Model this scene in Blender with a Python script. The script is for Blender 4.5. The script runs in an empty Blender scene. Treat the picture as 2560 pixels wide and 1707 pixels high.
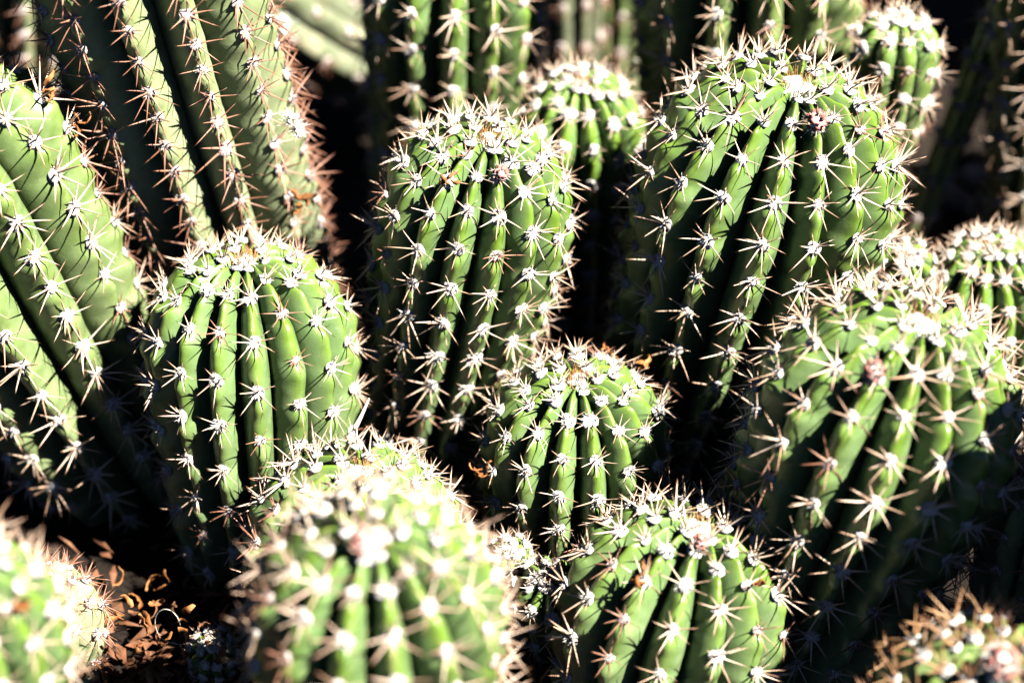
import bpy, math, random
import numpy as np
from mathutils import Vector, Matrix

SC = bpy.context.scene
COL = SC.collection
RND = random.Random(11)

# ------------------------------------------------------------------ camera
PITCH = math.radians(38)
CAM_POS = Vector((0, 0, 0.976))
cam_d = bpy.data.cameras.new('camera')
cam = bpy.data.objects.new('camera', cam_d)
COL.objects.link(cam)
cam.location = CAM_POS
cam.rotation_euler = (math.pi / 2 - PITCH, 0, 0)
cam_d.lens = 85
cam_d.sensor_width = 36
cam_d.clip_start = 0.05
cam_d.clip_end = 500
cam_d.dof.use_dof = True
cam_d.dof.focus_distance = 1.318
cam_d.dof.aperture_fstop = 3.0
cam_d.dof.aperture_blades = 7
SC.camera = cam

# ------------------------------------------------------------------ sky and sun
SUN_AZ = math.radians(64)       # to the right of the line from the plants to the camera
SUN_EL = math.radians(50)
sun_dir = Vector((math.sin(SUN_AZ) * math.cos(SUN_EL), -math.cos(SUN_AZ) * math.cos(SUN_EL), math.sin(SUN_EL)))
world = bpy.data.worlds.new('World')
SC.world = world
world.use_nodes = True
wn = world.node_tree
sky = wn.nodes.new('ShaderNodeTexSky')
sky.sky_type = 'NISHITA'
sky.sun_disc = False
sky.altitude = 2500
sky.air_density = 0.14
sky.dust_density = 0.1
sky.sun_elevation = SUN_EL
sky.sun_rotation = math.atan2(sun_dir.x, sun_dir.y)
wn.links.new(sky.outputs[0], wn.nodes['Background'].inputs[0])
wn.nodes['Background'].inputs[1].default_value = 0.05
sun_d = bpy.data.lights.new('sun', 'SUN')
sun_d.energy = 5.0
sun_d.angle = math.radians(0.53)
sun_d.color = (1.0, 0.955, 0.88)
sun = bpy.data.objects.new('sun', sun_d)
COL.objects.link(sun)
sun.rotation_euler = sun_dir.to_track_quat('Z', 'Y').to_euler()
sun.location = sun_dir * 5

SC.view_settings.view_transform = 'Standard'
SC.view_settings.look = 'None'
SC.view_settings.gamma = 1
SC.view_settings.exposure = 2.42
SC.cycles.max_bounces = 1
SC.cycles.diffuse_bounces = 0
SC.cycles.glossy_bounces = 1
SC.cycles.transmission_bounces = 0

# ------------------------------------------------------------------ helpers
def mesh_obj(name, me, parent=None, mtx=None):
    o = bpy.data.objects.new(name, me)
    COL.objects.link(o)
    if parent is not None:
        o.parent = parent
    if mtx is not None:
        o.matrix_basis = mtx
    return o

def make_mesh(name, v, f, mat, smooth=True, attrs=None):
    me = bpy.data.meshes.new(name)
    me.from_pydata([tuple(p) for p in v], [], [tuple(q) for q in f])
    if smooth:
        me.polygons.foreach_set('use_smooth', [True] * len(me.polygons))
    for k, a in (attrs or {}).items():
        me.attributes.new(k, 'FLOAT', 'POINT').data.foreach_set('value', list(a))
    me.materials.append(mat)
    return me

def tag(o, label=None, cat=None, group=None, kind=None):
    for k, v in (('label', label), ('category', cat), ('group', group), ('kind', kind)):
        if v:
            o[k] = v
    return o

# ------------------------------------------------------------------ materials
def new_mat(name):
    m = bpy.data.materials.new(name)
    m.use_nodes = True
    nt = m.node_tree
    return m, nt, nt.nodes['Principled BSDF']

def N(nt, t, **kw):
    n = nt.nodes.new(t)
    for k, v in kw.items():
        setattr(n, k, v)
    return n

def ramp(nt, src, stops, interp='LINEAR'):
    r = N(nt, 'ShaderNodeValToRGB')
    r.color_ramp.interpolation = interp
    e = r.color_ramp.elements
    while len(e) < len(stops):
        e.new(0.5)
    for el, (p, c) in zip(e, stops):
        el.position = p
        el.color = (*c, 1) if len(c) == 3 else c
    nt.links.new(src, r.inputs[0])
    return r.outputs[0]

def mixc(nt, fac, a, b, mode='MIX'):
    m = N(nt, 'ShaderNodeMix', data_type='RGBA', blend_type=mode)
    for sock, val in ((m.inputs[0], fac), (m.inputs[6], a), (m.inputs[7], b)):
        if hasattr(val, 'links'):
            nt.links.new(val, sock)
        elif isinstance(val, tuple):
            sock.default_value = (*val, 1)
        else:
            sock.default_value = val
    return m.outputs[2]

def noise(nt, vec, scale, detail=4, rough=0.55):
    n = N(nt, 'ShaderNodeTexNoise')
    n.inputs['Scale'].default_value = scale
    n.inputs['Detail'].default_value = detail
    n.inputs['Roughness'].default_value = rough
    nt.links.new(vec, n.inputs['Vector'])
    return n.outputs['Fac']

def skin_mat(name, crest, flank, old, speck=0.5, rough=0.36, scar=0.0):
    m, nt, b = new_mat(name)
    geo = N(nt, 'ShaderNodeNewGeometry')
    pos = geo.outputs['Position']
    at = N(nt, 'ShaderNodeAttribute', attribute_name='across')
    ag = N(nt, 'ShaderNodeAttribute', attribute_name='age')
    big = noise(nt, pos, 28, 3)
    mid = noise(nt, pos, 120, 4)
    fine = noise(nt, pos, 900, 3, 0.7)
    # waxy bloom on the flanks, yellower crest colour imitates light passing through the rib
    edge = N(nt, 'ShaderNodeMath', operation='ADD')
    nt.links.new(at.outputs['Fac'], edge.inputs[0])
    sc = N(nt, 'ShaderNodeMath', operation='MULTIPLY_ADD')
    nt.links.new(big, sc.inputs[0]); sc.inputs[1].default_value = 0.7; sc.inputs[2].default_value = -0.35
    nt.links.new(sc.outputs[0], edge.inputs[1])
    fac = ramp(nt, edge.outputs[0], [(0.12, (0, 0, 0)), (0.55, (1, 1, 1))])
    c = mixc(nt, fac, crest, flank)
    agef = N(nt, 'ShaderNodeMath', operation='MULTIPLY_ADD')
    nt.links.new(mid, agef.inputs[0]); agef.inputs[1].default_value = 0.5
    nt.links.new(ag.outputs['Fac'], agef.inputs[2])
    af = ramp(nt, agef.outputs[0], [(0.35, (0, 0, 0)), (1.25, (1, 1, 1))])
    c = mixc(nt, af, c, old)
    var = ramp(nt, mid, [(0.25, (0.78, 0.82, 0.75)), (0.75, (1.16, 1.13, 1.15))])
    c = mixc(nt, 1.0, c, var, 'MULTIPLY')
    # pale flecks
    vo = N(nt, 'ShaderNodeTexVoronoi'); vo.inputs['Scale'].default_value = 420
    nt.links.new(pos, vo.inputs['Vector'])
    fl = ramp(nt, vo.outputs['Distance'], [(0.10, (1, 1, 1)), (0.17, (0, 0, 0))])
    flm = N(nt, 'ShaderNodeMath', operation='MULTIPLY')
    nt.links.new(fl, flm.inputs[0])
    nt.links.new(ramp(nt, noise(nt, pos, 60, 2), [(0.5, (0, 0, 0)), (0.72, (speck, speck, speck))]), flm.inputs[1])
    c = mixc(nt, flm.outputs[0], c, (0.48, 0.55, 0.36))
    if scar:
        sf = ramp(nt, noise(nt, pos, 45, 6, 0.7), [(0.55, (0, 0, 0)), (0.68, (scar, scar, scar))])
        c = mixc(nt, sf, c, (0.50, 0.42, 0.28))
    nt.links.new(c, b.inputs['Base Color'])
    nt.links.new(ramp(nt, mid, [(0.3, (rough - .07,) * 3), (0.7, (rough + .12,) * 3)]), b.inputs['Roughness'])
    bp = N(nt, 'ShaderNodeBump'); bp.inputs['Strength'].default_value = 0.16; bp.inputs['Distance'].default_value = 0.0006
    add = N(nt, 'ShaderNodeMath', operation='MULTIPLY_ADD')
    nt.links.new(mid, add.inputs[0]); add.inputs[1].default_value = 2.0
    nt.links.new(fine, add.inputs[2])
    nt.links.new(add.outputs[0], bp.inputs['Height'])
    nt.links.new(bp.outputs[0], b.inputs['Normal'])
    return m

SKIN = {
    'young': skin_mat('skin_young', (0.100, 0.170, 0.017), (0.097, 0.158, 0.055), (0.132, 0.182, 0.080)),
    'bright': skin_mat('skin_bright', (0.110, 0.190, 0.018), (0.103, 0.174, 0.050), (0.137, 0.185, 0.070), 0.4),
    'mid': skin_mat('skin_mid', (0.103, 0.159, 0.025), (0.106, 0.159, 0.051), (0.147, 0.185, 0.083), 0.5, 0.42),
    'old': skin_mat('skin_old', (0.180, 0.222, 0.082), (0.192, 0.240, 0.108), (0.211, 0.232, 0.135), 0.5, 0.5, 0.10),
    'pale': skin_mat('skin_pale', (0.110, 0.129, 0.067), (0.118, 0.137, 0.076), (0.139, 0.146, 0.093), 0.6, 0.6, 0.6),
}

def spine_mat(name, stops, amount=0.35):
    m, nt, b = new_mat(name)
    t = N(nt, 'ShaderNodeAttribute', attribute_name='along')
    r = N(nt, 'ShaderNodeAttribute', attribute_name='tint')
    oi = N(nt, 'ShaderNodeObjectInfo')
    c = ramp(nt, t.outputs['Fac'], stops)
    s = N(nt, 'ShaderNodeMath', operation='ADD')
    nt.links.new(r.outputs['Fac'], s.inputs[0]); nt.links.new(oi.outputs['Random'], s.inputs[1])
    fr = N(nt, 'ShaderNodeMath', operation='FRACT'); nt.links.new(s.outputs[0], fr.inputs[0])
    v = ramp(nt, fr.outputs[0], [(0, (0.62, 0.48, 0.40)), (0.3, (0.92, 0.84, 0.78)), (0.7, (1.05, 1.02, 1.0)), (1, (1.2, 1.22, 1.26))])
    c = mixc(nt, 1.0, c, v, 'MULTIPLY')
    geo = N(nt, 'ShaderNodeNewGeometry')
    c = mixc(nt, ramp(nt, noise(nt, geo.outputs['Position'], 500, 2), [(0.4, (0, 0, 0)), (0.75, (amount,) * 3)]), c, (0.25, 0.10, 0.045))
    nt.links.new(c, b.inputs['Base Color'])
    b.inputs['Roughness'].default_value = 0.42
    return m

SPINE = {
    'tan': spine_mat('spine_tan', [(0.0, (0.36, 0.23, 0.13)), (0.2, (0.55, 0.435, 0.335)), (0.65, (0.51, 0.385, 0.285)), (1.0, (0.22, 0.10, 0.05))], 0.18),
    'rust': spine_mat('spine_rust', [(0.0, (0.230, 0.121, 0.079)), (0.3, (0.299, 0.163, 0.112)), (0.7, (0.242, 0.115, 0.073)), (1.0, (0.092, 0.036, 0.029))]),
    'rust2': spine_mat('spine_honey', [(0.0, (0.288, 0.145, 0.060)), (0.3, (0.357, 0.218, 0.112)), (0.7, (0.317, 0.176, 0.079)), (1.0, (0.138, 0.051, 0.020))]),
    'cream': spine_mat('spine_cream', [(0.0, (0.52, 0.42, 0.30)), (0.3, (0.60, 0.51, 0.40)), (0.7, (0.55, 0.43, 0.31)), (1.0, (0.26, 0.12, 0.05))], 0.15),
    'crown': spine_mat('spine_crown', [(0.0, (0.357, 0.181, 0.066)), (0.4, (0.357, 0.206, 0.086)), (1.0, (0.259, 0.109, 0.033))], 0.2),
}

def wool_mat(name, col, dark):
    m, nt, b = new_mat(name)
    geo = N(nt, 'ShaderNodeNewGeometry')
    f = noise(nt, geo.outputs['Position'], 700, 4, 0.65)
    c = mixc(nt, ramp(nt, f, [(0.38, (1, 1, 1)), (0.55, (0, 0, 0))]), col, dark)
    nt.links.new(c, b.inputs['Base Color'])
    b.inputs['Roughness'].default_value = 0.95
    b.inputs['Specular IOR Level'].default_value = 0.1
    b.inputs['Sheen Weight'].default_value = 0.3
    bp = N(nt, 'ShaderNodeBump'); bp.inputs['Strength'].default_value = 0.3; bp.inputs['Distance'].default_value = 0.0008
    nt.links.new(f, bp.inputs['Height']); nt.links.new(bp.outputs[0], b.inputs['Normal'])
    return m

WOOL = {'tan': wool_mat('wool_white', (0.60, 0.575, 0.535), (0.42, 0.375, 0.33)),
        'rust': wool_mat('wool_grey', (0.50, 0.44, 0.40), (0.28, 0.21, 0.19))}
WOOL['rust2'] = WOOL['tan']

def plain_mat(name, stops, scale=90, rough=0.8, bump=0.4):
    m, nt, b = new_mat(name)
    geo = N(nt, 'ShaderNodeNewGeometry')
    oi = N(nt, 'ShaderNodeObjectInfo')
    f = noise(nt, geo.outputs['Position'], scale, 5, 0.6)
    c = ramp(nt, f, stops)
    v = ramp(nt, oi.outputs['Random'], [(0, (0.75, 0.72, 0.7)), (1, (1.2, 1.2, 1.2))])
    c = mixc(nt, 1.0, c, v, 'MULTIPLY')
    nt.links.new(c, b.inputs['Base Color'])
    b.inputs['Roughness'].default_value = rough
    b.inputs['Specular IOR Level'].default_value = 0.12
    bp = N(nt, 'ShaderNodeBump'); bp.inputs['Strength'].default_value = bump; bp.inputs['Distance'].default_value = 0.002
    nt.links.new(f, bp.inputs['Height']); nt.links.new(bp.outputs[0], b.inputs['Normal'])
    return m

M_SOIL = plain_mat('soil', [(0.3, (0.006, 0.004, 0.003)), (0.55, (0.010, 0.007, 0.005)), (0.75, (0.020, 0.014, 0.010))], 60, 0.95, 0.9)  # darker than real soil: shade of the gaps between stems put into the colour
M_DRY = plain_mat('dry_petal_orange', [(0.3, (0.12, 0.042, 0.014)), (0.5, (0.23, 0.088, 0.028)), (0.7, (0.34, 0.17, 0.07))], 140, 0.6)
M_LITTER = plain_mat('dry_litter', [(0.3, (0.07, 0.028, 0.014)), (0.5, (0.16, 0.07, 0.035)), (0.72, (0.26, 0.14, 0.08))], 80, 0.8)
M_STRAW = plain_mat('straw', [(0.3, (0.62, 0.55, 0.42)), (0.7, (0.80, 0.75, 0.64))], 200, 0.6)
M_WHITE = plain_mat('white_down', [(0.3, (0.66, 0.62, 0.56)), (0.6, (0.86, 0.84, 0.80))], 300, 0.9)
M_BUD = plain_mat('bud_scale', [(0.3, (0.20, 0.06, 0.05)), (0.55, (0.38, 0.15, 0.12)), (0.75, (0.55, 0.32, 0.27))], 400, 0.7)
M_STONE = plain_mat('stone', [(0.3, (0.20, 0.13, 0.10)), (0.6, (0.36, 0.26, 0.21))], 50, 0.9)

# ------------------------------------------------------------------ shared small meshes
def spine_arrays(length, rad, bend, az, sides=5):
    """a tapering, slightly curved thorn along +Z"""
    ts = (0.0, 0.3, 0.7)
    v, f, al = [], [], []
    ba, bb = math.cos(az) * bend, math.sin(az) * bend
    for t in ts:
        r = rad * (1 - t) ** 0.7 if t else rad
        for k in range(sides):
            a = 2 * math.pi * k / sides
            v.append((r * math.cos(a) + ba * t * t, r * math.sin(a) + bb * t * t, t * length)); al.append(t)
    v.append((ba, bb, length)); al.append(1.0)
    for j in range(len(ts) - 1):
        for k in range(sides):
            k2 = (k + 1) % sides
            f.append((j * sides + k, j * sides + k2, (j + 1) * sides + k2, (j + 1) * sides + k))
    j = len(ts) - 1
    for k in range(sides):
        f.append((j * sides + k, j * sides + (k + 1) % sides, len(v) - 1))
    return np.array(v), f, al

SPINE_MESH = {}
for kind in ('tan', 'rust', 'rust2'):
    SPINE_MESH[kind] = []
    for q in range(5):
        v, f, al = spine_arrays(1.0, 1.0, (0, .05, .09, .13, .03)[q], q * 1.3)
        v[:, :2] = np.where(True, v[:, :2], 0)
        # unit radius is scaled per spine; bend must not scale with it, so store it pre-divided
        ctr = np.zeros_like(v)
        SPINE_MESH[kind].append((v, f, al))

def spine_set(rng, crown=0.0):
    """directions, lengths and radii of the spines of one areole; local z = outward, y = towards the tip of the stem"""
    out = []
    n = rng.choice((7, 8, 8, 9))
    if crown:
        n = rng.choice((6, 6, 7))
    off = rng.uniform(0, 6.28)
    for k in range(n):
        if rng.random() < .06:
            continue
        a = off + 2 * math.pi * (k + rng.uniform(-.22, .22)) / n
        el = math.radians(rng.uniform(16, 40) + 26 * crown)
        d = Vector((math.cos(a) * math.cos(el), math.sin(a) * math.cos(el), math.sin(el)))
        up = math.sin(a)
        ln = rng.uniform(.0118, .0192) * (1.0 - .30 * max(0, up)) * (1 - .14 * crown)
        out.append((d, ln, rng.uniform(.00045, .00062), False))
    for k in range(rng.choice((0, 1, 1, 2))):
        a = rng.uniform(0.25, 2.9)
        el = math.radians(rng.uniform(38, 74))
        d = Vector((math.cos(a) * math.cos(el), math.sin(a) * math.cos(el), math.sin(el)))
        out.append((d, rng.uniform(.011, .0175) * (1 - .2 * crown), rng.uniform(.00048, .00066), True))
    return out

def align(d, roll=0.0):
    return d.to_track_quat('Z', 'Y').to_matrix().to_4x4() @ Matrix.Rotation(roll, 4, 'Z')

def cluster_mesh(rng, kind, crown=0.0):
    V, F, AL, TI = [], [], [], []
    n = 0
    for d, ln, rad, central in spine_set(rng, crown):
        v, f, al = spine_arrays(ln, rad, ln * rng.uniform(-.10, .10), rng.uniform(0, 6.28))
        m = np.array(align(d, rng.uniform(0, 6.28)))[:3, :3]
        v = v @ m.T + np.array(d) * .0012
        V.append(v); F += [tuple(i + n for i in q) for q in f]; AL += al
        TI += [rng.random()] * len(v); n += len(v)
    return make_mesh('spine_cluster', np.vstack(V), F, SPINE['cream' if crown and kind == 'tan' else kind], True, {'along': AL, 'tint': TI})

CL_RNG = random.Random(5)
CLUSTERS = {(k, c): [cluster_mesh(CL_RNG, k, c) for _ in range(14)] for k in ('tan', 'rust', 'rust2') for c in (0.0, 1.0)}

def unit_spine(kind, bend, az):
    """thorn whose cross-section stays 0.7 mm when the object is scaled along its length only"""
    v, f, al = spine_arrays(1.0, .00068, 0, 0)
    t = np.array(al)
    v[:, 0] += .016 * bend * math.cos(az) * t * t
    v[:, 1] += .016 * bend * math.sin(az) * t * t
    return make_mesh('spine', v, f, SPINE[kind], True, {'along': al, 'tint': [0.0] * len(v)})
UNIT_SPINES = {k: [unit_spine(k, b, a) for b, a in ((0, 0), (.06, 1), (.1, 2.4), (.08, 4), (.13, 5.2))] for k in ('tan', 'rust', 'rust2')}

def ico(sub):
    import bmesh
    bm = bmesh.new()
    bmesh.ops.create_icosphere(bm, subdivisions=sub, radius=1)
    v = np.array([p.co[:] for p in bm.verts]); f = [tuple(q.index for q in p.verts) for p in bm.faces]
    bm.free()
    return v, f
ICO1, ICO2, ICO3 = ico(1), ico(2), ico(3)

def wool_mesh(rng, kind):
    """a lumpy, slightly hairy felt cushion about 9 mm across"""
    v, f = ICO2
    v = v.copy(); f = list(f)
    ph = [(rng.uniform(2, 5), Vector((rng.gauss(0, 1), rng.gauss(0, 1), rng.gauss(0, 1))).normalized(), rng.uniform(0, 6)) for _ in range(5)]
    s = np.ones(len(v))
    for k, d, p in ph:
        s += .09 * np.sin(k * (v @ np.array(d)) + p)
    s += np.array([rng.uniform(-.09, .09) for _ in s])
    v = v * s[:, None]
    v[:, 0] *= .0046; v[:, 1] *= .0042; v[:, 2] *= .0024
    v = [tuple(p) for p in v]
    for _ in range(46):
        a = rng.uniform(0, 6.28); el = rng.uniform(.05, 1.3)
        d = Vector((math.cos(a) * math.cos(el), math.sin(a) * math.cos(el), math.sin(el)))
        p = Vector((d.x * .0041, d.y * .0038, d.z * .0026))
        side = d.cross(Vector((rng.gauss(0, 1), rng.gauss(0, 1), rng.gauss(0, 1)))).normalized() * .00028
        tip = p + (d + Vector((rng.gauss(0, .5), rng.gauss(0, .5), rng.gauss(0, .4)))) * rng.uniform(.0009, .0022)
        n = len(v)
        v += [tuple(p - side), tuple(p + side), tuple(tip)]
        f.append((n, n + 1, n + 2))
    return make_mesh('areole', v, f, WOOL[kind])
WOOLS = {k: [wool_mesh(CL_RNG, k) for _ in range(8)] for k in ('tan', 'rust', 'rust2')}

# ------------------------------------------------------------------ setting: ground
def build_ground():
    xs = np.concatenate([[-60, -20, -6, -3], np.linspace(-1.6, 1.6, 90), [3, 6, 20, 60]])
    ys = np.concatenate([[-60, -20, -6, -2], np.linspace(0.2, 3.2, 90), [5, 9, 20, 60]])
    v, f = [], []
    r = random.Random(3)
    for j, y in enumerate(ys):
        for i, x in enumerate(xs):
            z = -0.012 + .008 * math.sin(x * 9 + 1.3 * math.sin(y * 7)) * math.cos(y * 8) + r.uniform(-.004, .004)
            v.append((x, y, z))
    nx = len(xs)
    for j in range(len(ys) - 1):
        for i in range(nx - 1):
            f.append((j * nx + i, j * nx + i + 1, (j + 1) * nx + i + 1, (j + 1) * nx + i))
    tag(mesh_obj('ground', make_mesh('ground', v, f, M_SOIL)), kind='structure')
build_ground()

# ------------------------------------------------------------------ the cacti
# base and tip of each stem (metres), radius, rib count, areole spacing along a rib
CACTI = {
    'A': dict(top=(-0.324, 1.1094, 0.2796), base=(-0.2346, 1.1281, -0.01), R=0.0699, ribs=12, sp=0.024, phase=0.3, spl=1.2, skin='mid', spine='tan', dome=0.75, dep=0.33, round=0.25, taper=0.72, size=1.05),
    'B': dict(top=(-0.2157, 1.1731, 0.4097), base=(-0.1512, 1.218, -0.01), R=0.0646, ribs=12, sp=0.0196, phase=-0.05, spl=1.2, skin='old', spine='rust', dome=0.7, dep=0.37, round=0.05, taper=0.8, size=1.15),
    'C': dict(top=(-0.1474, 1.0809, 0.1943), base=(-0.1475, 1.0498, -0.01), R=0.06, ribs=16, sp=0.0287, phase=0.42, spl=1.02, skin='young', spine='tan', dome=1.02, dep=0.3, round=0.5, taper=0.72, hero=1, size=0.94),
    'D': dict(top=(-0.0115, 1.1212, 0.2459), base=(-0.0583, 1.1322, -0.01), R=0.0547, ribs=15, sp=0.0252, phase=0.5, spl=1.04, skin='young', spine='tan', dome=1.02, dep=0.33, round=0.45, taper=0.72, hero=1),
    'E': dict(top=(-0.0358, 1.3173, 0.2858), base=(-0.0436, 1.3318, -0.01), R=0.0548, ribs=13, sp=0.0283, phase=0.1, spl=1.1, skin='young', spine='tan', dome=1.02, dep=0.34, round=0.4, taper=0.85),
    'F': dict(top=(0.0415, 1.238, 0.2086), base=(0.0445, 1.2639, -0.01), R=0.0381, ribs=13, sp=0.0248, phase=0.35, spl=0.8, skin='bright', spine='tan', dome=1.02, dep=0.29, round=0.6, taper=0.7),
    'G': dict(top=(0.1593, 1.1366, 0.2737), base=(0.1043, 1.1446, -0.01), R=0.0756, ribs=16, sp=0.0268, phase=0.55, spl=1.14, skin='young', spine='tan', dome=1.02, dep=0.36, round=0.35, taper=0.66, hero=1),
    'H': dict(top=(0.1427, 1.3114, 0.392), base=(0.153, 1.3268, -0.01), R=0.0707, ribs=13, sp=0.0269, phase=0.2, spl=1.2, skin='mid', spine='tan', dome=1.02, dep=0.36, round=0.3, taper=0.85),
    'I': dict(top=(0.2302, 1.2474, 0.245), base=(0.2275, 1.2433, 0.1585), R=0.0258, ribs=10, sp=0.0208, phase=0.3, spl=0.8, skin='bright', spine='tan', dome=0.7, dep=0.23, round=0.6, taper=0.75),
    'J': dict(top=(0.33, 1.3149, 0.2664), base=(0.3525, 1.3419, -0.01), R=0.0324, ribs=10, sp=0.0298, phase=0.45, spl=1.25, skin='mid', spine='tan', dome=1.02, dep=0.35, round=0.3, taper=0.85),
    'K': dict(top=(0.2806, 1.1526, 0.1481), base=(0.2889, 1.1614, -0.01), R=0.0383, ribs=13, sp=0.0224, phase=0.5, spl=0.85, skin='bright', spine='tan', dome=1.02, dep=0.3, round=0.55, taper=0.7),
    'L': dict(top=(0.2131, 0.9841, 0.2247), base=(0.1551, 0.9811, -0.01), R=0.0709, ribs=15, sp=0.0272, phase=0.5, spl=1.22, skin='young', spine='tan', dome=1.02, dep=0.35, round=0.4, taper=0.7),
    'M': dict(top=(0.0365, 1.0395, 0.1413), base=(0.0345, 1.0423, -0.01), R=0.0533, ribs=15, sp=0.0258, phase=0.48, spl=0.92, skin='young', spine='tan', dome=1.02, dep=0.33, round=0.55, taper=0.72, hero=1),
    'N': dict(top=(-0.0636, 0.8224, 0.2241), base=(-0.0658, 0.8522, -0.01), R=0.061, ribs=13, sp=0.0244, phase=0.42, spl=1.2, skin='young', spine='tan', dome=1.02, dep=0.33, round=0.45, taper=0.75),
    'O': dict(top=(-0.0802, 0.9748, 0.1317), base=(-0.0927, 0.9673, -0.01), R=0.0615, ribs=14, sp=0.0238, phase=0.3, spl=1.1, skin='young', spine='tan', dome=1.02, dep=0.3, round=0.5, taper=0.75, hero=1),
    'P': dict(top=(-0.2507, 0.8024, 0.2196), base=(-0.2889, 0.8315, -0.01), R=0.0504, ribs=13, sp=0.0241, phase=0.2, spl=1.1, skin='young', spine='tan', dome=1.02, dep=0.3, round=0.45, taper=0.75),
    'Q': dict(top=(0.0999, 0.9461, 0.1193), base=(0.0708, 0.9271, -0.01), R=0.0633, ribs=14, sp=0.0268, phase=0.5, spl=1.12, skin='young', spine='tan', dome=1.02, dep=0.36, round=0.4, taper=0.75),
    'R': dict(top=(0.2354, 0.828, 0.1468), base=(0.2307, 0.8171, -0.01), R=0.0586, ribs=14, sp=0.023, phase=0.4, spl=1.25, skin='mid', spine='rust2', dome=1.02, dep=0.33, round=0.5, taper=0.75),
    'S': dict(top=(-0.0019, 0.9724, 0.0717), base=(0.001, 1.0093, -0.01), R=0.0129, ribs=10, sp=0.0134, phase=0.3, spl=0.7, skin='bright', spine='tan', dome=0.8, dep=0.33, round=0.6, taper=0.7, size=0.75),
    'T': dict(top=(-0.1639, 0.9407, 0.0312), base=(-0.1686, 0.9571, -0.01), R=0.0138, ribs=10, sp=0.0128, phase=0.5, spl=0.75, skin='bright', spine='tan', dome=0.8, dep=0.33, round=0.6, taper=0.7, size=0.75),
    'U': dict(top=(0.2874, 0.9689, 0.1322), base=(0.2857, 0.9741, -0.01), R=0.0347, ribs=11, sp=0.0254, phase=0.4, spl=1.2, skin='old', spine='rust', dome=1.02, dep=0.36, round=0.3, taper=0.8),
    'V': dict(top=(0.0441, 1.4849, 0.2079), base=(0.043, 1.4937, -0.01), R=0.0213, ribs=8, sp=0.0325, phase=0.5, spl=0.9, skin='pale', spine='rust', dome=0.7, dep=0.36, round=0.2, taper=0.9),
    'W': dict(top=(-0.2113, 1.3989, 0.2116), base=(-0.0552, 1.575, -0.01), R=0.0374, ribs=9, sp=0.0415, phase=0.3, spl=0.8, skin='pale', spine='rust', dome=0.7, dep=0.22, round=0.2, taper=0.98, size=1.0),
    'X': dict(top=(0.3158, 1.3447, 0.2071), base=(0.2592, 1.3318, -0.01), R=0.011, ribs=6, sp=0.0303, phase=0.5, spl=0.8, skin='mid', spine='rust', dome=0.8, dep=0.36, round=0.3, taper=0.9),
    'Y': dict(top=(-0.2532, 0.9595, 0.0715), base=(-0.2592, 0.9271, -0.01), R=0.0319, ribs=12, sp=0.019, phase=0.3, spl=1.1, skin='old', spine='rust', dome=1.02, dep=0.3, round=0.3, taper=0.8),
    'Z': dict(top=(0.228, 1.1277, 0.1567), base=(0.2534, 1.227, -0.01), R=0.0156, ribs=9, sp=0.0165, phase=0.5, spl=0.75, skin='bright', spine='tan', dome=0.75, dep=0.3, round=0.6, taper=0.75, size=0.8),
    'AA': dict(top=(0.0192, 0.9479, 0.0728), base=(0.0246, 0.9811, -0.01), R=0.0199, ribs=10, sp=0.0223, phase=0.1, spl=0.75, skin='young', spine='tan', dome=0.7, dep=0.33, round=0.5, taper=0.75, size=0.85),
    'AB': dict(top=(0.0793, 1.5547, 0.151), base=(0.0805, 1.5534, -0.01), R=0.0206, ribs=9, sp=0.032, phase=0.1, spl=0.9, skin='mid', spine='rust', dome=0.7, dep=0.36, round=0.3, taper=0.9),
    'AC': dict(top=(-0.3191, 1.4126, 0.2941), base=(-0.3595, 1.4995, -0.01), R=0.0414, ribs=11, sp=0.0256, phase=0.4, skin='old', spine='rust', dome=0.7, dep=0.37, round=0.05, taper=0.85),
    'AE': dict(top=(0.62, 1.28, 0.4), base=(0.6, 1.3, -0.01), R=0.07, ribs=12, sp=0.03, phase=0.4, skin='mid', spine='tan', dome=0.8, dep=0.31, round=0.3, taper=0.85),  # added out of frame to throw shade on the ground at the right
    'AF': dict(top=(0.57, 1.1, 0.3), base=(0.56, 1.12, -0.01), R=0.065, ribs=12, sp=0.03, phase=0.2, skin='mid', spine='tan', dome=0.8, dep=0.31, round=0.3, taper=0.85),  # unseen stem, put in to keep sun off the right-hand ground
    'AG': dict(top=(0.7, 1.53, 0.52), base=(0.72, 1.55, -0.01), R=0.08, ribs=12, sp=0.03, phase=0.1, skin='old', spine='rust', dome=0.8, dep=0.31, round=0.2, taper=0.85),  # added beyond the frame as a sun blocker for the back ground
    'AH': dict(top=(0.47, 1.58, 0.5), base=(0.46, 1.6, -0.01), R=0.07, ribs=12, sp=0.03, phase=0.1, skin='old', spine='rust', dome=0.8, dep=0.31, round=0.2, taper=0.85),
    'AI': dict(top=(0.18, 1.66, 0.5), base=(0.16, 1.66, -0.01), R=0.075, ribs=12, sp=0.03, phase=0.6, skin='mid', spine='tan', dome=0.8, dep=0.31, round=0.3, taper=0.85),
    'AD': dict(top=(0.388, 0.862, 0.357), base=(0.385, 0.865, -0.01), R=0.08, ribs=13, sp=0.0266, phase=0.4, skin='young', spine='tan', dome=1.02, dep=0.33, round=0.4, taper=0.8),  # out-of-frame occluder, placed and sized to shade the lower part of L
}
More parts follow.
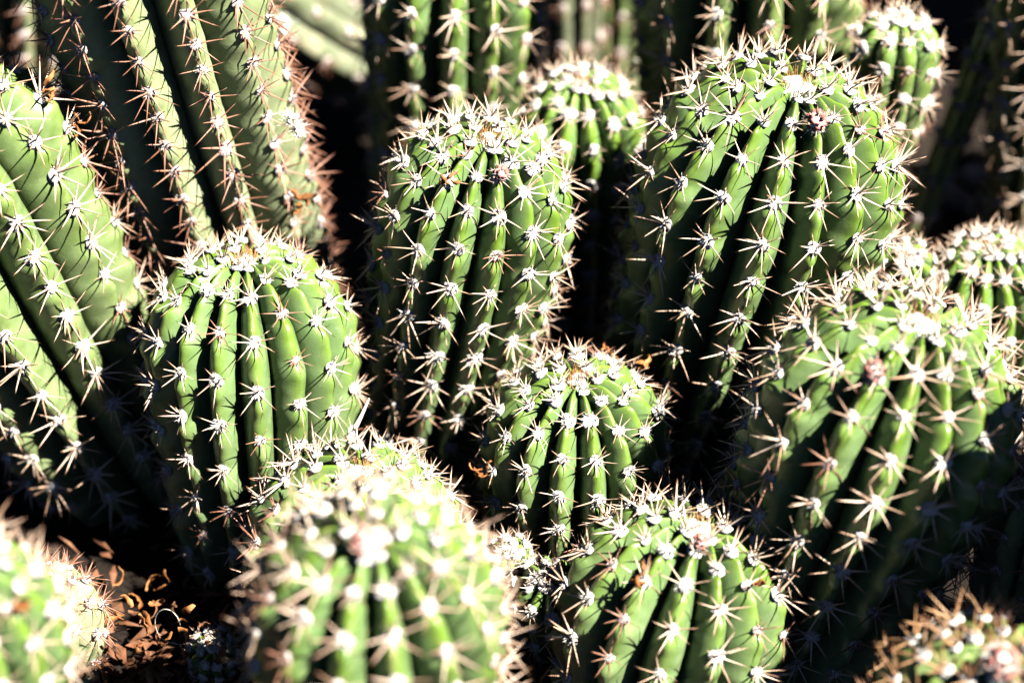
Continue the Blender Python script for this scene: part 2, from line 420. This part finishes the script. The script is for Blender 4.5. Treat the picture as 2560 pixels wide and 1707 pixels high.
PT = {
    'bud_G': (0.1626, 1.0813, 0.276),
    'bud_D': (-0.0026, 1.0859, 0.2494),
    'bud_C': (-0.1323, 1.0526, 0.2069),
    'bud_N': (-0.0677, 0.8018, 0.2269),
    'bud_L1': (0.1695, 0.9367, 0.2371),
    'bud_L2': (0.1882, 0.9307, 0.2295),
    'bud_Q': (0.1046, 0.8999, 0.1576),
    'bud_R': (0.2385, 0.8029, 0.1633),
    'dry_D': (-0.0448, 1.0786, 0.2402),
    'dry_A1': (-0.256, 1.1198, 0.2929),
    'dry_A2': (-0.2248, 1.1051, 0.2578),
    'dry_M1': (-0.0154, 1.0118, 0.106),
    'dry_M2': (0.0741, 1.0623, 0.1218),
    'dry_M3': (0.0545, 1.0874, 0.1214),
    'dry_Q1': (0.0697, 0.8905, 0.1456),
    'dry_Q2': (0.1412, 0.9031, 0.1292),
    'dry_B': (-0.1071, 1.1595, 0.165),
    'dry_W': (-0.1107, 1.3328, 0.1919),
    'dry_P': (-0.2059, 0.7783, 0.213),
    'dry_O': (-0.0736, 0.9628, 0.1406),
    'straw0': (-0.0874, 0.991, 0.1362),
    'straw1': (-0.077, 1.0079, 0.1496),
    'down': (-0.1198, 1.1234, 0.2488),
    'down_W': (-0.1452, 1.3314, 0.1901),
    'pile': (-0.1903341421498153, 0.9440023952031347, 0.0),
    'stones': (0.31204544763466563, 1.4061752900902353, 0.0),
    'loop': (-0.1851680672268908, 0.9298696628536146, 0.054628874872116095),
    'pile2': (-0.21020622270789663, 0.9885081975845319, 0.0),
}

LABELS = {
    'A': 'stout green cactus leaning steeply over, scraps of dried orange flower caught on its shoulder',
    'B': 'tall pale sage column with rusty spines and a scrap of white down on its side',
    'C': 'round-topped green barrel cactus with a pale straw caught on its flank',
    'D': 'tall green barrel cactus with one orange withered flower hanging below its crown',
    'E': 'dark-grooved green column right behind the barrel cactus that carries the orange withered flower',
    'F': 'small bright green cactus tucked between two tall barrels, its foot in black shade',
    'G': 'largest barrel cactus, with a pinkish brown woolly bud just below its crown',
    'H': 'tall column rising directly behind the largest barrel cactus with the brown bud',
    'I': "small bright offset growing from a column's flank behind the largest barrel's shoulder",
    'J': 'shaded dark column with few lit spines beside the thin diagonal stem',
    'K': 'small bright cactus behind the broad leaning cactus that has two woolly buds',
    'L': 'broad leaning cactus with two pinkish woolly buds and its foot in black shade',
    'M': "low squat cactus between the tall barrels' feet, part of its front in shade",
    'N': 'bulky blurred cactus with a pinkish fuzzy bud, overlapping the flat dome behind it',
    'O': 'flat-domed cactus mostly hidden behind the bulky blurred one with the fuzzy bud',
    'P': 'heavily blurred bright cactus with an orange dry petal on its front',
    'Q': 'slightly blurred cactus with an orange dry petal strip near its white crown',
    'R': 'low blurred cactus with honey coloured spines and an orange-pink bud',
    'S': 'tiny bright pup squeezed between the bulky blurred cactus and the low squat one',
    'T': 'tiny pup growing out of the heap of orange dry petals',
    'U': "shaded old cactus with brown spines beside the broad leaning cactus's dark foot",
    'V': 'pale thin column in the gap behind the small bright green cactus',
    'W': 'pale yellowish scarred old stem leaning between the sage column and the dark-grooved column',
    'X': 'thin green stem running diagonally through the dark gap above the brown stones',
    'Y': 'old stubby cactus with dense rusty spines behind the heavily blurred bright one',
    'Z': "small round offset pressed against the largest barrel's flank under its spines",
    'AA': 'small dark pup in shade beside the tiny bright pup',
    'AB': 'greener thin column beside the pale thin one in the gap behind',
    'AC': 'dim rust-spined column in deep shade behind the tall pale sage column',
    'AE': 'unseen tall cactus added beyond the dark column to shade the ground',
    'AF': 'shorter unseen cactus added for shade in front of the taller added one',
    'AG': 'very tall pale old column, unseen, added farthest out to shade the ground behind',
    'AH': 'tall pale old column behind the thin diagonal stem',
    'AI': 'tall green column at the back, behind the column that rises over the largest barrel',
    'AD': 'tall green cactus added out of view to shade the foot of the broad leaning cactus',
}
GROUP = 'cactus stems crowded in one clump'

R3 = np.array(cam.rotation_euler.to_matrix().transposed())
def in_view(p, margin=0.16):
    q = R3 @ (np.array(p) - np.array(CAM_POS))
    if q[2] > -0.1:
        return False
    x, y = q[0] / -q[2] * 85 / 18, q[1] / -q[2] * 85 / 18
    return abs(x) < 1 + margin and abs(y) < 0.667 + margin

class Stem:
    def __init__(s, spec, seed):
        s.rng = random.Random(seed)
        s.sp = spec
        s.B = np.array(spec['base']); s.T = np.array(spec['top'])
        s.R = spec['R']; s.n = spec['ribs']
        s.axis = s.T - s.B
        s.L = np.linalg.norm(s.axis); s.a = s.axis / s.L
        bend = spec.get('bend', 0.0)
        # the stem rises from its base a little more upright than it ends
        up = np.array((0, 0, 1.0))
        s.bow = (up - s.a * (up @ s.a)) * s.L * .16
        ref = np.array((0.0, -1.0, 0.0))          # rib 0 faces the camera side when phase = 0
        e1 = ref - s.a * (ref @ s.a); e1 /= np.linalg.norm(e1)
        s.e1 = e1; s.e2 = np.cross(s.a, e1)
        s.dh = spec['dome'] * s.R
        # profile: (height along axis, radius) sampled densely then re-spaced by arc length, from the tip down
        th = np.linspace(math.pi / 2, 0, 160)
        rd = s.R * np.cos(th) ** 1.04
        hd = s.L - s.dh + s.dh * np.sin(th) ** .97
        hd = hd -   .10 * s.R * np.exp(-(rd / (.22 * s.R)) ** 2)
        hs = np.linspace(s.L - s.dh, 0, 160)[1:]
        w = hs / (s.L - s.dh)
        tp = spec['taper']
        g = s.rng.uniform(0, 6)
        rs = s.R * (tp + (1 - tp) * np.sin(np.clip(w, 0, 1) * math.pi / 2) ** .9) * (1 + .012 * np.sin(w * 9 + g))
        h = np.concatenate([hd, hs]); r = np.concatenate([rd, rs])
        arc = np.concatenate([[0], np.cumsum(np.hypot(np.diff(h), np.diff(r)))])
        s.S = arc[-1]
        s.arc, s.h, s.r = arc, h, r
        dh_, dr_ = np.gradient(h, arc), np.gradient(r, arc)
        ker = np.ones(9) / 9
        dh_ = np.convolve(np.pad(dh_, 4, 'edge'), ker, 'valid'); dr_ = np.convolve(np.pad(dr_, 4, 'edge'), ker, 'valid')
        s.nh, s.nr = dr_, -dh_                      # outward normal in (axis, radius)
        s.wob = [(s.rng.uniform(-.05, .05), s.rng.uniform(12, 26), s.rng.uniform(0, 6), s.rng.uniform(-.05, .05)) for _ in range(s.n)]
        s.lump = [(s.rng.uniform(0, 6), s.rng.uniform(0, 6), s.rng.uniform(0, 6)) for _ in range(s.n)]
        s.areoles = []
        for i in range(s.n):
            pos = []
            q = s.R * (.20 + .17 * (i % 3)) + s.rng.uniform(0, .05) * s.R
            while q < s.S - .01:
                pos.append(q)
                k = min(1, q / (1.15 * s.R))
                q += spec['sp'] * (.66 + .34 * k) * s.rng.uniform(.92, 1.08)
            s.areoles.append(np.array(pos))

    def boundary(s, j, q):
        a, k, p, c = s.wob[j % s.n]
        return c + a * np.sin(k * q + p) * np.minimum(1, q / s.R)

    def surf(s, i, x, q):
        """point on rib i; x in [-1,1] across the rib, q = arc distance from the tip"""
        h = np.interp(q, s.arc, s.h); r = np.interp(q, s.arc, s.r)
        nh = np.interp(q, s.arc, s.nh); nr = np.interp(q, s.arc, s.nr)
        lo = i - .5 + s.boundary(i, q); hi = i + .5 + s.boundary(i + 1, q)
        phi = 2 * math.pi * ((lo + hi) / 2 + x * (hi - lo) / 2 + s.sp['phase']) / s.n
        ax = np.abs(x)
        rd = s.sp['round']
        cut = rd * (1 - np.sqrt(np.maximum(0, 1 - (.985 * ax) ** 2))) + (1 - rd) * ax ** 1.55
        cut = cut + .06 * np.maximum(0, ax - .86) / .14
        dep = s.sp['dep'] * s.R * np.minimum(1, (r / (.62 * s.R)) ** .8)
        A = s.areoles[i]
        idx = np.clip(np.searchsorted(A, q), 1, len(A) - 1)
        a0, a1 = A[idx - 1], A[idx]
        t = np.clip((q - a0) / (a1 - a0), -1, 2)
        amp = s.R * .034 * np.minimum(1, (a1 - a0) / s.sp['sp']) * np.minimum(1, q / (.5 * s.R))
        bump = amp * (np.cos(2 * math.pi * (t - .40)) * .8 + .3 * np.cos(4 * math.pi * (t - .3))) * np.maximum(0, 1 - ax * 1.15) ** .8
        w1, w2, w3 = s.lump[i]
        off = -dep * cut + bump + s.R * .011 * (np.sin(95 * q + 2.2 * x + w1) * np.cos(2.6 * x + w2 + 30 * q) + .6 * np.sin(170 * q - 3 * x + w3)) * np.minimum(1, q / (.6 * s.R)) * (1 - ax ** 4)
        h = h + nh * off; r = np.maximum(r + nr * off, .0)
        u = np.clip(h / s.L, 0, 1.05)
        c = s.B + h[..., None] * s.a + (4 * u * (1 - u) * .25)[..., None] * -s.bow
        rad = np.cos(phi)[..., None] * s.e1 + np.sin(phi)[..., None] * s.e2
        return c + r[..., None] * rad

def build_cactus(key, seed):
    sp = CACTI[key]
    st = Stem(sp, seed)
    rng = st.rng
    B = Vector(sp['base'])
    root = bpy.data.objects.new('cactus', None)
    root.empty_display_size = .03
    COL.objects.link(root)
    root.location = B
    tag(root, LABELS.get(key, key), 'cactus', GROUP)
    nu = 17
    nv = int(min(120, max(40, st.S / .0026)))
    t = np.linspace(0, 1, nv)
    q = st.S * (t * .8 + .2 * t ** 2)
    xs = np.sin(np.linspace(-1, 1, nu) * math.pi / 2) * .55 + np.linspace(-1, 1, nu) * .45
    X, Q = np.meshgrid(xs, q)
    faces = [(j * nu + i, (j + 1) * nu + i, (j + 1) * nu + i + 1, j * nu + i + 1) for j in range(nv - 1) for i in range(nu - 1)]
    skin = SKIN[sp['skin']]
    ids = []
    for i in range(st.n):
        P = st.surf(i, X, Q).reshape(-1, 3) - st.B
        age = np.clip((Q / st.S) ** 1.3, 0, 1).reshape(-1)
        mesh_obj('rib', make_mesh('rib', P, faces, skin, True, {'across': np.abs(X).reshape(-1), 'age': age}), root)
    # areoles
    e = 1e-3
    cand = []
    size = sp.get('size', 1.0) * (.82 + .18 * min(1, sp['sp'] / .02))
    for i in range(st.n):
        A = st.areoles[i]
        if not len(A):
            continue
        z = np.zeros_like(A)
        p = st.surf(i, z, A)
        up = st.surf(i, z, A - e) - st.surf(i, z, A + e)
        sd = st.surf(i, z + .25, A) - st.surf(i, z - .25, A)
        for k in range(len(A)):
            if not in_view(p[k], 0.22):
                continue
            y = Vector(up[k]).normalized(); x = Vector(sd[k]).normalized()
            nrm = x.cross(y)
            rad = Vector(p[k]) - B
            if nrm.dot(Vector(p[k] - (st.B + st.a * ((p[k] - st.B) @ st.a) * .8))) < 0:
                nrm = -nrm; x = -x
            nrm.normalize()
            v = (CAM_POS - Vector(p[k])).normalized()
            if nrm.dot(v) < -.5:
                continue
            y = nrm.cross(x).normalized(); x = y.cross(nrm).normalized()
            crown = max(0.0, 1 - A[k] / (.75 * st.R))
            cand.append((nrm.dot(v), p[k], x, y, nrm, crown, A[k]))
    cand.sort(key=lambda c: -c[0])
    budget = 300 if sp.get('hero') else 0
    kind = sp['spine']
    spl = sp.get('spl', 1.0)
    for face, p, x, y, nrm, crown, qq in cand:
        m = Matrix((x, y, nrm)).transposed().to_4x4()
        m.translation = Vector(p) - B + nrm * .0006
        aged = rng.random() < .55 * (qq / st.S) ** 1.5
        kind = 'rust' if aged else sp['spine']
        ws = .93 * size * (rng.uniform(.82, 1.08) - .02 * min(1, 2 * crown)) * (1.0 if kind != 'rust' else .85)
        tw = Matrix.Rotation(rng.uniform(-.4, .4), 4, 'Z')
        ar = mesh_obj('areole', rng.choice(WOOLS[kind]), root, m @ tw @ Matrix.Diagonal((ws, ws * rng.uniform(.9, 1.15), ws, 1)))
        inv = Matrix.Diagonal((1 / .93, 1 / .93, 1 / .93, 1))
        if crown < .1 and budget > 0 and in_view(p, -.02):
            ss = spine_set(rng)
            for d, ln, rad, central in ss:
                sm = align(d, rng.uniform(0, 6.28)) @ Matrix.Diagonal((rad / .00068 * spl, rad / .00068 * spl, ln * spl, 1))
                sm.translation = d * .0012
                mesh_obj('spine', rng.choice(UNIT_SPINES[kind]), ar, inv @ sm)
            budget -= len(ss)
        else:
            cs = rng.uniform(.88, 1.1) * spl
            mesh_obj('spine_cluster', rng.choice(CLUSTERS[(kind, 1.0 if crown > .25 else 0.0)]), ar,
                     inv @ Matrix.Rotation(rng.uniform(-.5, .5), 4, 'Z') @ Matrix.Diagonal((cs, cs, cs, 1)))
    # woolly tip with a tuft of young orange spines
    tip = st.B + st.a * (st.L - .15 * st.R)
    if in_view(tip, .1):
        v, f = ICO3
        v = v.copy()
        s = 1 + np.array([rng.uniform(-.12, .12) for _ in v]) + .12 * np.sin(v @ np.array((5, 3, 4)) + 1)
        v = v * s[:, None] * st.R * np.array((.15, .15, .08))
        m = align(Vector(st.a)); m.translation = Vector(tip) - B
        cw = mesh_obj('crown_wool', make_mesh('crown_wool', v, f, WOOL['tan']), root, m)
        V, F, AL, TI = [], [], [], []; n = 0
        for _ in range(60):
            a = rng.uniform(0, 6.28); rr = st.R * .13 * math.sqrt(rng.random())
            d = Vector((math.cos(a) * rng.uniform(-.2, .55), math.sin(a) * rng.uniform(-.2, .55), 1)).normalized()
            ln = rng.uniform(.005, .011) * min(1.1, st.R / .055 + .1)
            vv, ff, al = spine_arrays(ln, .00036, ln * rng.uniform(-.25, .25), rng.uniform(0, 6))
            vv = vv @ np.array(align(d))[:3, :3].T + np.array((math.cos(a) * rr, math.sin(a) * rr, .02 * st.R))
            V.append(vv); F += [tuple(i + n for i in fq) for fq in ff]; AL += al; TI += [rng.random()] * len(vv); n += len(vv)
        tuft = mesh_obj('spine_tuft', make_mesh('spine_tuft', np.vstack(V), F, SPINE['crown'], True, {'along': AL, 'tint': TI}), root, m)
    return root, st

STEMS = {}
for n_, key in enumerate(CACTI):
    STEMS[key] = build_cactus(key, 100 + n_)

# ------------------------------------------------------------------ buds, withered flowers, litter
def nearest_areole(key, pt):
    st = STEMS[key][1]
    best = None
    for i in range(st.n):
        A = st.areoles[i]
        if not len(A):
            continue
        P = st.surf(i, np.zeros_like(A), A)
        d = np.linalg.norm(P - np.array(pt), axis=1)
        k = int(d.argmin())
        if best is None or d[k] < best[0]:
            z = np.zeros(1); q = A[k:k + 1]
            u = st.surf(i, z, q - .001)[0] - st.surf(i, z, q + .001)[0]
            w = st.surf(i, z + .25, q)[0] - st.surf(i, z - .25, q)[0]
            y = Vector(u).normalized(); n = Vector(w).normalized().cross(y)
            if n.dot(Vector(P[k] - (st.B + st.a * ((P[k] - st.B) @ st.a) * .8))) < 0:
                n = -n
            best = (d[k], Vector(P[k]), y, n.normalized())
    return best[1:]

DET = random.Random(77)
def hairs(v, f, centre, rad, n, ln, rng, wid=.00022):
    for _ in range(n):
        d = Vector((rng.gauss(0, 1), rng.gauss(0, 1), rng.gauss(.2, 1))).normalized()
        p = Vector(centre) + Vector((d.x * rad[0], d.y * rad[1], d.z * rad[2])) * .95
        s = d.orthogonal().normalized() * wid
        tip = p + (d + Vector((rng.gauss(0, .6), rng.gauss(0, .6), rng.gauss(.3, .5)))) * ln * rng.uniform(.5, 1.2)
        k = len(v)
        v += [tuple(p - s), tuple(p + s), tuple(tip)]
        f.append((k, k + 1, k + 2))

def bud(key, name, size=1.0, tilt=.5):
    """woolly flower bud: overlapping brown scales in white down, on the rib just above an areole"""
    root = STEMS[key][0]
    p, y, n = nearest_areole(key, PT[name])
    ax = (n + y * tilt).normalized()
    m = align(ax); m.translation = p - Vector(CACTI[key]['base']) + y * .003 * size + n * .002
    rng = DET
    # wool body
    v, f = ICO2
    v = v.copy() * np.array([1 + rng.uniform(-.12, .12) for _ in v])[:, None] * np.array((.0058, .0058, .0078)) * size
    v[:, 2] += .004 * size
    v = [tuple(q) for q in v]; f = list(f)
    hairs(v, f, (0, 0, .004 * size), (.0058 * size, .0058 * size, .0078 * size), 150, .0045 * size, rng)
    b = mesh_obj('flower_bud', make_mesh('flower_bud', v, f, M_WHITE), root, m)
    # pointed scales
    for ring, (h, r, c, e) in enumerate(((.004, .0056, 7, .9), (.0075, .0050, 6, .6), (.0105, .0034, 5, .3))):
        for k in range(c):
            a = 2 * math.pi * (k + .5 * ring) / c + rng.uniform(-.15, .15)
            o = Vector((math.cos(a), math.sin(a), 0)); s = Vector((-math.sin(a), math.cos(a), 0))
            base = (o * r + Vector((0, 0, h))) * size
            L_ = .0052 * size * rng.uniform(.85, 1.15); W_ = .0023 * size
            tipd = (o * e * .6 + Vector((0, 0, 1))).normalized()
            pts = [base - s * W_, base + s * W_, base + tipd * L_ * .55 + o * .0009 * size - s * W_ * .75, base + tipd * L_ * .55 + o * .0009 * size + s * W_ * .75, base + tipd * L_ - o * .0004 * size,
                   base - s * W_ - o * .0008, base + s * W_ - o * .0008]
            mesh_obj('scale', make_mesh('scale', pts, [(0, 1, 3, 2), (2, 3, 4), (5, 0, 2), (1, 6, 3), (5, 2, 4), (6, 4, 3), (6, 5, 4)], M_BUD), b)

for key, name, size, tilt in (('G', 'bud_G', .8, -.2), ('D', 'bud_D', .62, -.1), ('N', 'bud_N', .9, 0), ('L', 'bud_L1', .72, 0),
                              ('L', 'bud_L2', .72, 0), ('Q', 'bud_Q', .6, .2), ('R', 'bud_R', 1.1, 0)):
    bud(key, name, size, tilt)

def ribbon(rng, length, width, seg=9, curl=1.6, thick=.00035):
    """a crumpled, curled strip of withered petal with real thickness"""
    c = Vector((0, 0, 0)); d = Vector((0, 0, 1)); s = Vector((1, 0, 0))
    top, bot = [], []
    for k in range(seg + 1):
        t = k / seg
        w = width * (.35 + .65 * math.sin(math.pi * min(1, .15 + t * .85))) * rng.uniform(.75, 1.2)
        n = d.cross(s).normalized()
        cup = n * width * .25 * rng.uniform(-.6, 1)
        row = [c - s * w + cup, c, c + s * w + cup]
        top.append([r + n * thick for r in row]); bot.append([r - n * thick for r in row])
        q = Matrix.Rotation(curl * rng.uniform(-.2, 1) / seg * 2, 3, s) @ Matrix.Rotation(rng.uniform(-.35, .35), 3, d) @ Matrix.Rotation(rng.uniform(-.3, .3), 3, n)
        d = (q @ d).normalized(); s = (q @ s); s = (s - d * s.dot(d)).normalized()
        c = c + d * length / seg
    v = [p for r in top for p in r] + [p for r in bot for p in r]
    o = 3 * (seg + 1)
    f = []
    for k in range(seg):
        for j in (0, 1):
            a, b_, c_, e = 3 * k + j, 3 * k + j + 1, 3 * k + j + 4, 3 * k + j + 3
            f += [(a, b_, c_, e), (o + a, o + e, o + c_, o + b_)]
        f += [(3 * k, 3 * k + 3, o + 3 * k + 3, o + 3 * k), (3 * k + 2, o + 3 * k + 2, o + 3 * k + 5, 3 * k + 5)]
    return [tuple(p) for p in v], f

def merged(parts):
    V, F = [], []
    for v, f, m in parts:
        n = len(V)
        V += [tuple(m @ Vector(p)) for p in v]; F += [tuple(i + n for i in q) for q in f]
    return V, F

def withered_flower(key, name, size=1.0, n=5, mat=None, out=.006, hang=.6):
    """shrivelled flower still clinging to the spines"""
    root = STEMS[key][0]
    p, y, nn = nearest_areole(key, PT[name])
    rng = DET
    parts = []
    for k in range(n):
        d = (nn * rng.uniform(.2, 1) - y * hang * rng.uniform(.2, 1.2) + Vector((rng.gauss(0, .5), rng.gauss(0, .5), rng.gauss(0, .3)))).normalized()
        v, f = ribbon(rng, .013 * size * rng.uniform(.6, 1.2), .0016 * size, 8, 2.4)
        m = align(d, rng.uniform(0, 6)); m.translation = Vector((rng.gauss(0, .0014), rng.gauss(0, .0014), rng.gauss(0, .0014))) * size
        parts.append((v, f, m))
    V, F = merged(parts)
    m = Matrix.Translation(p - Vector(CACTI[key]['base']) + nn * out)
    mesh_obj('withered_flower', make_mesh('withered_flower', V, F, mat or M_DRY), root, m)

for key, name, size, n in (('D', 'dry_D', 1.0, 6), ('A', 'dry_A1', 1.1, 5), ('A', 'dry_A2', 1.1, 4), ('M', 'dry_M1', .9, 5), ('M', 'dry_M2', 1.1, 5), ('M', 'dry_M3', .8, 3),
                           ('Q', 'dry_Q1', 1.2, 3), ('Q', 'dry_Q2', 1.2, 2), ('B', 'dry_B', 1.3, 6), ('W', 'dry_W', 2.6, 7), ('P', 'dry_P', 1.5, 2), ('O', 'dry_O', .8, 4)):
    withered_flower(key, name, size * .75, n)

def tube(pts, r0, r1, sides=5):
    v, f = [], []
    P = [Vector(p) for p in pts]
    for k, p in enumerate(P):
        d = (P[min(k + 1, len(P) - 1)] - P[max(k - 1, 0)]).normalized()
        a = d.orthogonal().normalized(); b_ = d.cross(a)
        r = r0 + (r1 - r0) * k / (len(P) - 1)
        for j in range(sides):
            t = 2 * math.pi * j / sides
            v.append(tuple(p + a * math.cos(t) * r + b_ * math.sin(t) * r))
    for k in range(len(P) - 1):
        for j in range(sides):
            j2 = (j + 1) % sides
            f.append((k * sides + j, k * sides + j2, (k + 1) * sides + j2, (k + 1) * sides + j))
    return v, f

# pale straw lying against the flank of the round barrel
a_, b_ = Vector(PT['straw0']), Vector(PT['straw1'])
pts = [a_ + (b_ - a_) * t + Vector((0, -.002, 0)) * math.sin(t * 3.1) - a_ for t in np.linspace(0, 1, 7)]
v, f = tube(pts, .0018, .0005)
v = [(x, y * 1, z) for x, y, z in v]
o = mesh_obj('dry_straw', make_mesh('dry_straw', v, f, M_STRAW)); o.location = a_
tag(o, 'pale dry straw caught between spines on the flank of the round-topped barrel cactus', 'straw')

# tufts of white down snagged on spines
def down(name, sx, sz, label):
    rng = DET
    V, F = [], []
    for k in range(9):
        v, f = ICO1
        c = Vector((rng.gauss(0, sx * .35), rng.gauss(0, .0015), rng.uniform(-sz, sz)))
        s = sx * rng.uniform(.45, .8)
        n = len(V)
        V += [tuple(Vector(p) * s * rng.uniform(.8, 1.25) + c) for p in v]; F += [tuple(i + n for i in q) for q in f]
    hairs(V, F, (0, 0, 0), (sx, sx * .6, sz), 160, .004, rng, .0002)
    o = mesh_obj('white_down', make_mesh('white_down', V, F, M_WHITE)); o.location = PT[name]
    tag(o, label, 'down tuft')
    return o
d1 = down('down', .0028, .0075, 'scrap of white down snagged on the rusty spines of the tall sage column')
d1.rotation_euler = (0, math.radians(-18), 0)
down('down_W', .0045, .004, 'white fluffy tuft resting on the pale yellowish scarred stem')

# thin dry fibre bent into a loop
L0 = Vector(PT['loop'])
pts = []
for t in np.linspace(0, 1, 34):
    a = t * 2.3 * math.pi
    pts.append(Vector((.007 * math.cos(a) + .012 * max(0, t - .75) * 4, .003 * math.sin(a * .7), .011 * math.sin(a) - .05 * max(0, t - .7))))
v, f = tube(pts, .00022, .00018, 4)
o = mesh_obj('dry_fibre', make_mesh('dry_fibre', v, f, M_STRAW)); o.location = L0
tag(o, 'thin pale dry fibre curled into a loop above the heap of orange petals', 'fibre')

# heap of fallen withered petals on the ground
RIB = []
for k in range(10):
    v, f = ribbon(DET, .026 * DET.uniform(.7, 1.3), .0032 * DET.uniform(.7, 1.3), 9, 2.6, .0005)
    RIB.append(make_mesh('fallen_petal', v, f, M_DRY if k % 5 < 3 else M_LITTER))
pc = Vector(PT['pile'])
for k in range(110):
    r = DET.random() ** .6 * .075
    a = DET.uniform(0, 6.28)
    x, y = pc.x + r * math.cos(a) * 1.3, pc.y + r * math.sin(a)
    z = .012 + .034 * math.exp(-(r / .05) ** 2) * DET.uniform(.3, 1)
    o = mesh_obj('fallen_petal', DET.choice(RIB))
    o.location = (x, y, z)
    o.rotation_euler = (DET.uniform(.6, 2.5), DET.uniform(0, 6), DET.uniform(0, 6))
    s = DET.uniform(.3, .6); o.scale = (s, s, s)
    tag(o, 'curled orange-brown withered petal in the heap around the tiny pup', 'petal', 'withered petals heaped around the tiny pup')

# finer litter over the soil: too many scraps to count
V, F = [], []
LR = random.Random(9)
for k in range(2200):
    x, y = LR.gauss(-.16, .09), LR.gauss(.86, .07)
    L_, W_ = LR.uniform(.004, .014), LR.uniform(.001, .004)
    a, ti = LR.uniform(0, 6.28), LR.uniform(-.6, .6)
    d = Vector((math.cos(a), math.sin(a), ti)).normalized() * L_; s = Vector((-math.sin(a), math.cos(a), LR.uniform(-.5, .5))).normalized() * W_
    c = Vector((x, y, LR.uniform(0, .008))); up = Vector((0, 0, LR.uniform(.001, .003)))
    n = len(V)
    V += [tuple(c - d), tuple(c + s + up), tuple(c + d), tuple(c - s + up), tuple(c - up * .8)]
    F += [(n, n + 1, n + 3), (n + 1, n + 2, n + 3), (n, n + 4, n + 1), (n + 1, n + 4, n + 2), (n + 2, n + 4, n + 3), (n + 3, n + 4, n)]
tag(mesh_obj('dry_litter', make_mesh('dry_litter', V, F, M_LITTER, False)), 'brown dry plant litter scattered over the soil', 'litter', kind='stuff')

# stones in the dark gap by the thin diagonal stem
SR = random.Random(21)
st0 = Vector(PT['stones'])
for k, (dx, dy, s, lab) in enumerate(((.0, 0, .016, 'pinkish brown stone, the largest under the thin diagonal stem'), (-.03, -.02, .009, 'ochre pebble beside the largest pinkish brown stone'),
                                      (.022, .035, .012, 'brown stone just behind the largest pinkish brown one'), (.012, -.03, .008, 'small brown pebble in front of the largest pinkish brown stone'))):
    v, f = ICO2
    v = v.copy() * np.array([1 + .14 * math.sin(5 * p[0] + k) * math.cos(4 * p[1]) + SR.uniform(-.07, .07) for p in v])[:, None] * np.array((s, s * .8, s * .65))
    o = mesh_obj('stone', make_mesh('stone', v, f, M_STONE))
    o.location = st0 + Vector((dx, dy, s * .4 - .004))
    o.rotation_euler = (0, 0, SR.uniform(0, 6))
    tag(o, lab, 'stone', 'stones in the dark gap')
